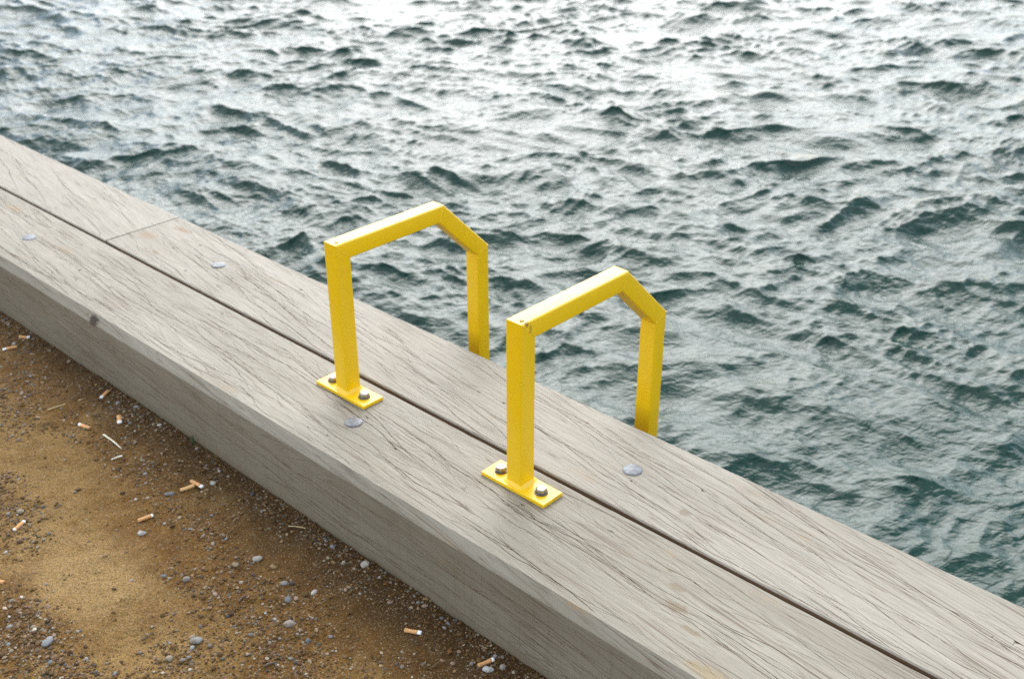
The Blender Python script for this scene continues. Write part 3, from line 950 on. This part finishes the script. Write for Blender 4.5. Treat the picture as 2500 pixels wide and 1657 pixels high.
# ------------------------------------------------------------------ pebbles and gravel
def ico(sub):
    b = bmesh.new()
    bmesh.ops.create_icosphere(b, subdivisions=sub, radius=1.0)
    v = np.array([x.co[:] for x in b.verts]); f = np.array([[x.index for x in q.verts] for q in b.faces])
    b.free()
    return v, f
ICO1, FAC1 = ico(1)
ICO2, FAC2 = ico(2)
PAL = np.array([(0.24, 0.245, 0.235), (0.36, 0.36, 0.34), (0.50, 0.48, 0.44), (0.60, 0.56, 0.48), (0.40, 0.31, 0.20), (0.36, 0.25, 0.19),
                (0.07, 0.085, 0.10), (0.14, 0.16, 0.175), (0.34, 0.22, 0.10), (0.44, 0.38, 0.28), (0.28, 0.21, 0.15)])
PALW = np.array([0.10, 0.10, 0.06, 0.03, 0.17, 0.14, 0.04, 0.07, 0.12, 0.08, 0.09]); PALW /= PALW.sum()

TRI = ((-1.85, -0.195), (0.25, -0.197), (-0.448, -0.843))
def in_view_ground(x, y):
    (x1, y1), (x2, y2), (x3, y3) = TRI
    d = (y2 - y3) * (x1 - x3) + (x3 - x2) * (y1 - y3)
    a = ((y2 - y3) * (x - x3) + (x3 - x2) * (y - y3)) / d
    b = ((y3 - y1) * (x - x3) + (x1 - x3) * (y - y3)) / d
    return (a > 0.005) & (b > 0.005) & (1 - a - b > 0.005)

BARE = ((-0.57, -0.60, 0.17, 0.085), (-1.15, -0.50, 0.45, 0.07), (-0.52, -0.30, 0.3, 0.05), (-0.1, -0.30, 0.12, 0.06))
HEAPS = ((-0.42, -0.78, 0.16, 0.07, 1.4), (-0.24, -0.62, 0.14, 0.06, 1.3), (-0.82, -0.64, 0.12, 0.06, 1.3), (-0.55, -0.74, 0.10, 0.05, 1.2),
         (-0.12, -0.48, 0.12, 0.05, 0.9), (0.02, -0.34, 0.08, 0.04, 0.5), (-0.47, -0.48, 0.06, 0.035, 0.9), (-0.36, -0.40, 0.07, 0.03, 0.7), (-0.95, -0.56, 0.15, 0.05, 0.7))
def gravel_density(x, y):
    d = 0.42 + 1.3 * fbm(x * 5, y * 9, 51, 3)
    for cx, cy, rx, ry in BARE: d = d - 0.75 * np.exp(-((x - cx) / rx) ** 2 - ((y - cy) / ry) ** 2)
    for cx, cy, rx, ry, a in HEAPS: d = d + a * np.exp(-((x - cx) / rx) ** 2 - ((y - cy) / ry) ** 2)
    d = d + 0.45 * np.exp(-((y + 0.20) / 0.025) ** 2)
    return np.clip(d, 0.03, 2.2)

def scatter(n, box, seed, dmax=2.2):
    r = np.random.default_rng(seed)
    X, Y = [], []
    k = 0
    while k < n:
        x = r.uniform(box[0], box[1], n); y = r.uniform(box[2], box[3], n)
        keep = r.uniform(0, dmax, n) < gravel_density(x, y)
        X.append(x[keep]); Y.append(y[keep]); k += int(keep.sum())
    return np.concatenate(X)[:n], np.concatenate(Y)[:n]

def stone_shape(r, base, angular=0.16):
    v = base * (1 + r.normal(0, angular, (len(base), 1)))
    # two or three chipped flats
    for _ in range(r.integers(1, 4)):
        nrm = r.normal(size=3); nrm /= np.linalg.norm(nrm)
        d = v @ nrm; lim = r.uniform(0.55, 0.85)
        v = v - np.clip(d - lim, 0, None)[:, None] * nrm
    return v

def build_gravel(name, n, box, dmed, sig, seed, lo, hi, brown=None):
    r = np.random.default_rng(seed)
    x, y = scatter(n, box, seed)
    ok = y < BEAM_FRONT_Y - 0.002
    x, y = x[ok], y[ok]; n = len(x)
    rad = np.clip(np.exp(r.normal(math.log(dmed), sig, n)), lo, hi) / 2
    z = ground_h(x, y)
    kinds = [stone_shape(r, ICO1, 0.14) for _ in range(40)]
    nv = len(ICO1)
    co = np.empty((n, nv, 3))
    sc = np.stack([r.uniform(0.85, 1.45, n), r.uniform(0.7, 1.1, n), r.uniform(0.45, 0.8, n)], 1) * rad[:, None]
    ang = r.uniform(0, 2 * np.pi, n); tl = r.normal(0, 0.25, n)
    pick = r.integers(0, len(kinds), n)
    base = np.stack(kinds)[pick] * sc[:, None, :]
    ct, st = np.cos(tl)[:, None], np.sin(tl)[:, None]
    bx, by, bz = base[..., 0], base[..., 1], base[..., 2]
    bx, bz = bx * ct - bz * st, bx * st + bz * ct
    ca, sa = np.cos(ang)[:, None], np.sin(ang)[:, None]
    co[..., 0] = x[:, None] + bx * ca - by * sa
    co[..., 1] = np.minimum(y[:, None] + bx * sa + by * ca, BEAM_FRONT_Y - 0.0005)
    co[..., 2] = (z + sc[:, 2] * r.uniform(0.05, 0.7, n))[:, None] + bz
    q = (FAC1[None] + (np.arange(n) * nv)[:, None, None]).reshape(-1, 3)
    o = grid_mesh(name, co.reshape(-1, 3), q, M_gravel)
    col = PAL[r.choice(len(PAL), n, p=PALW)] * r.uniform(0.4, 1.0, (n, 1)) * np.array([1.0, 0.90, 0.74])
    if brown is not None: col = np.array(brown) * r.uniform(0.45, 1.5, (n, 1)) * (1 + r.normal(0, 0.06, (n, 3)))
    o.data.polygons.foreach_set('use_smooth', np.zeros(len(o.data.polygons), dtype=bool))
    col = np.repeat(np.concatenate([col, np.ones((n, 1))], 1), nv, axis=0)
    at = o.data.color_attributes.new('stone', 'FLOAT_COLOR', 'POINT')
    at.data.foreach_set('color', col.astype(np.float32).ravel())
    return o
gr = build_gravel('gravel', 22000, (-2.5, 0.7, -1.2, -0.19), 0.0035, 0.42, 71, 0.0016, 0.0085)
cr = build_gravel('soil_crumbs', 24000, (-2.3, 0.6, -1.1, -0.19), 0.0036, 0.5, 72, 0.0014, 0.011, (0.105, 0.050, 0.0085))
tag(cr, 'loose crumbs of brown soil lying over the sand', 'soil', kind='stuff')
tag(gr, 'fine mixed gravel strewn over the brown sand', 'gravel', kind='stuff')

# the larger stones, each one its own
r_p = np.random.default_rng(5)
pebble_meshes = []
for k in range(14):
    v = stone_shape(r_p, ICO2, 0.045) if k % 2 else stone_shape(r_p, ICO1, 0.13)
    f = FAC2 if k % 2 else FAC1
    me = bpy.data.meshes.new('pebble')
    me.from_pydata([tuple(c) for c in v], [], [tuple(int(i) for i in c) for c in f])
    me.polygons.foreach_set('use_smooth', np.ones(len(me.polygons), dtype=bool))
    me.materials.append(M_pebble)
    pebble_meshes.append(me)

def pebble(x, y, d, col, parent=None, k=0, flat=0.6, long=1.25, rot=0.0, bury=0.35):
    o = bpy.data.objects.new('pebble', pebble_meshes[k % len(pebble_meshes)])
    COL.objects.link(o)
    o.parent = parent
    R_ = d / 2
    o.scale = (R_ * long, R_ / long * 1.05, R_ * flat)
    o.location = (x, y, float(ground_h(x, y)) + R_ * flat * bury)
    o.rotation_euler = (random.uniform(-0.2, 0.2), random.uniform(-0.2, 0.2), rot)
    o.color = (*col, 1.0)
    return o

px, py = scatter(1400, (-1.9, 0.3, -0.86, -0.205), 88)
keep = in_view_ground(px, py)
px, py = px[keep], py[keep]
taken, count = [], 0
for i in range(len(px)):
    if count >= 240: break
    d = float(np.clip(np.exp(r_p.normal(math.log(0.0082), 0.28)), 0.0062, 0.016))
    if any((px[i] - a) ** 2 + (py[i] - b) ** 2 < (0.55 * (d + c)) ** 2 for a, b, c in taken): continue
    if py[i] + d / 2 > BEAM_FRONT_Y - 0.003: continue
    taken.append((px[i], py[i], d)); count += 1
    col = PAL[r_p.choice(len(PAL), p=PALW)] * r_p.uniform(0.6, 1.05)
    pebble(float(px[i]), float(py[i]), d, tuple(float(c) for c in col), ground, int(r_p.integers(0, 14)), float(r_p.uniform(0.5, 0.8)),
           float(r_p.uniform(1.0, 1.35)), float(r_p.uniform(0, 6.28)), float(r_p.uniform(0.1, 0.5)))

WHITE, GREY, SLATE = (0.70, 0.68, 0.62), (0.40, 0.41, 0.40), (0.22, 0.26, 0.30)
for (x, y, d, col, k, fl, lg, rot, label) in (
        (-0.634, -0.458, 0.021, WHITE, 1, 0.6, 1.15, 0.8, 'lumpy white pebble just below the clean orange cigarette end'),
        (-0.215, -0.214, 0.021, (0.66, 0.60, 0.50), 3, 0.75, 1.0, 0.2, 'round cream pebble resting against the foot of the beam'),
        (0.158, -0.251, 0.019, (0.74, 0.73, 0.70), 5, 0.7, 1.3, 0.9, 'oval white pebble touching the cigarette end at the near end of the beam'),
        (0.172, -0.228, 0.018, (0.42, 0.36, 0.30), 2, 0.8, 1.1, 2.0, 'brownish grey stone to the right of the oval white pebble'),
        (-0.707, -0.348, 0.021, SLATE, 7, 0.55, 1.3, 0.9, 'flat blue-grey pebble left of the crossed cigarette ends'),
        (-0.672, -0.262, 0.017, (0.60, 0.56, 0.48), 0, 0.7, 1.2, 0.3, 'angular pale stone between the crossed cigarette ends and the beam'),
        (-0.461, -0.747, 0.023, GREY, 9, 0.6, 1.25, 1.9, 'long grey-green pebble standing out at the bottom left'),
        (-0.276, -0.560, 0.023, (0.38, 0.38, 0.35), 11, 0.6, 1.25, 0.7, 'smooth grey pebble, largest of those in the bottom middle gravel'),
        (-0.189, -0.417, 0.024, (0.46, 0.40, 0.33), 13, 0.6, 1.3, 0.9, 'wide buff grey pebble in the sand halfway along the near ground'),
        (-0.388, -0.346, 0.024, (0.48, 0.45, 0.38), 4, 0.6, 1.3, 0.8, 'broad pale stone alone right of the pale sand patch'),
        (-0.275, -0.347, 0.013, (0.05, 0.06, 0.075), 1, 0.7, 1.15, 0.5, 'small black pebble lying alone on brown sand')):
    tag(pebble(x, y, d * 0.86, tuple(0.72 * c for c in col), None, k, fl, lg, rot, 0.45), label, 'pebble', 'single pebbles on the sand')

# ------------------------------------------------------------------ straws, twigs and a leaf
M_straw = plain('dry_straw', (0.46, 0.36, 0.18), 0.7, 0.25, 150.0)
M_straw_pale = plain('bleached_straw', (0.66, 0.60, 0.46), 0.7, 0.2, 150.0)
M_twig = plain('dark_twig', (0.10, 0.075, 0.05), 0.85, 0.4, 200.0)
M_leaf = plain('dark_green_leaf', (0.045, 0.065, 0.025), 0.6, 0.3, 200.0)

def straw(name, a, b, r0, r1, sag, mat, label, cat, seed, group=None):
    r = random.Random(seed)
    n, s = 9, 7
    A, B = Vector((*a, 0)), Vector((*b, 0))
    d = (B - A); L = d.length; t = d.normalized(); nrm = Vector((-t.y, t.x, 0))
    c = (A + B) / 2
    pts = []
    for i in range(n + 1):
        f = i / n
        p = A.lerp(B, f) + nrm * (sag * math.sin(math.pi * f) + r.uniform(-1, 1) * L * 0.002)
        p.z = float(ground_h(A.x, A.y)) * (1 - f) + float(ground_h(B.x, B.y)) * f + 0.0016 + 0.9 * (r0 + (r1 - r0) * f) + 0.0006 * math.sin(math.pi * f)
        pts.append(p)
    base = Vector((c.x, c.y, float(ground_h(c.x, c.y))))
    vs_, fs = [], []
    for i, p in enumerate(pts):
        tt = (pts[min(i + 1, n)] - pts[max(i - 1, 0)]).normalized(); u = tt.cross(Vector((0, 0, 1))).normalized(); w = u.cross(tt)
        rr = (r0 + (r1 - r0) * i / n) * r.uniform(0.85, 1.15)
        for k in range(s):
            an = 2 * math.pi * k / s
            vs_.append(p - base + (u * math.cos(an) + w * math.sin(an)) * rr)
    for i in range(n):
        for k in range(s): fs.append((i * s + k, i * s + (k + 1) % s, (i + 1) * s + (k + 1) % s, (i + 1) * s + k))
    fs.append(tuple(range(s))[::-1]); fs.append(tuple(n * s + k for k in range(s)))
    o = mesh_obj(name, vs_, fs, mat, smooth=True)
    o.location = base
    return tag(o, label, cat, group)
straw('straw', (-1.225, -0.365), (-1.205, -0.280), 0.0014, 0.0011, 0.001, M_straw, 'long thin tan straw lying above the bent-tipped cigarette end', 'straw', 1, 'straws on the sand')
straw('straw', (-1.025, -0.327), (-0.942, -0.328), 0.0024, 0.0011, 0.0015, M_straw_pale, 'thick bleached straw with a swollen end below the flattened cigarette end', 'straw', 2, 'straws on the sand')
straw('straw', (-0.918, -0.367), (-0.914, -0.342), 0.0012, 0.0026, 0.001, M_straw_pale, 'short bleached stub of straw lying to the lower right of the thick one', 'straw', 3, 'straws on the sand')
straw('straw', (-0.428, -0.241), (-0.398, -0.219), 0.0012, 0.0010, 0.001, M_straw, 'short tan straw close under the middle of the beam', 'straw', 4, 'straws on the sand')
straw('twig', (-0.136, -0.515), (-0.127, -0.492), 0.0020, 0.0018, 0.0, M_twig, 'short dark twig in the gravel at the bottom of the picture', 'twig', 5, 'twigs on the sand')
straw('twig', (-0.310, -0.446), (-0.314, -0.426), 0.0018, 0.0014, 0.001, M_twig, 'short grey-black twig just right of the pale sand patch', 'twig', 6, 'twigs on the sand')

lv, lf = [], []
for i in range(7):
    f = i / 6
    wd = 0.004 * math.sin(math.pi * (0.12 + 0.88 * f)) ** 0.8 + 0.0003
    z = 0.026 * f; y = 0.006 * f * f
    for s_, dz in ((-1, 0.0008), (0, 0.0), (1, 0.0008)): lv.append((s_ * wd, y - dz, z))
    for s_, dz in ((1, 0.0008), (0, 0.0), (-1, 0.0008)): lv.append((s_ * wd, y - dz + 0.0005, z))
for i in range(6):
    for k in range(6): lf.append((i * 6 + k, i * 6 + (k + 1) % 6, (i + 1) * 6 + (k + 1) % 6, (i + 1) * 6 + k))
lf.append(tuple(range(6))[::-1]); lf.append(tuple(36 + k for k in range(6)))
leaf = mesh_obj('leaf', lv, lf, M_leaf, smooth=True)
leaf.location = (-0.842, -0.204, float(ground_h(-0.842, -0.204)) - 0.002)
leaf.rotation_euler = (0.15, 0.1, 0.8)
tag(leaf, 'small dark green leaf standing against the foot of the beam', 'leaf')
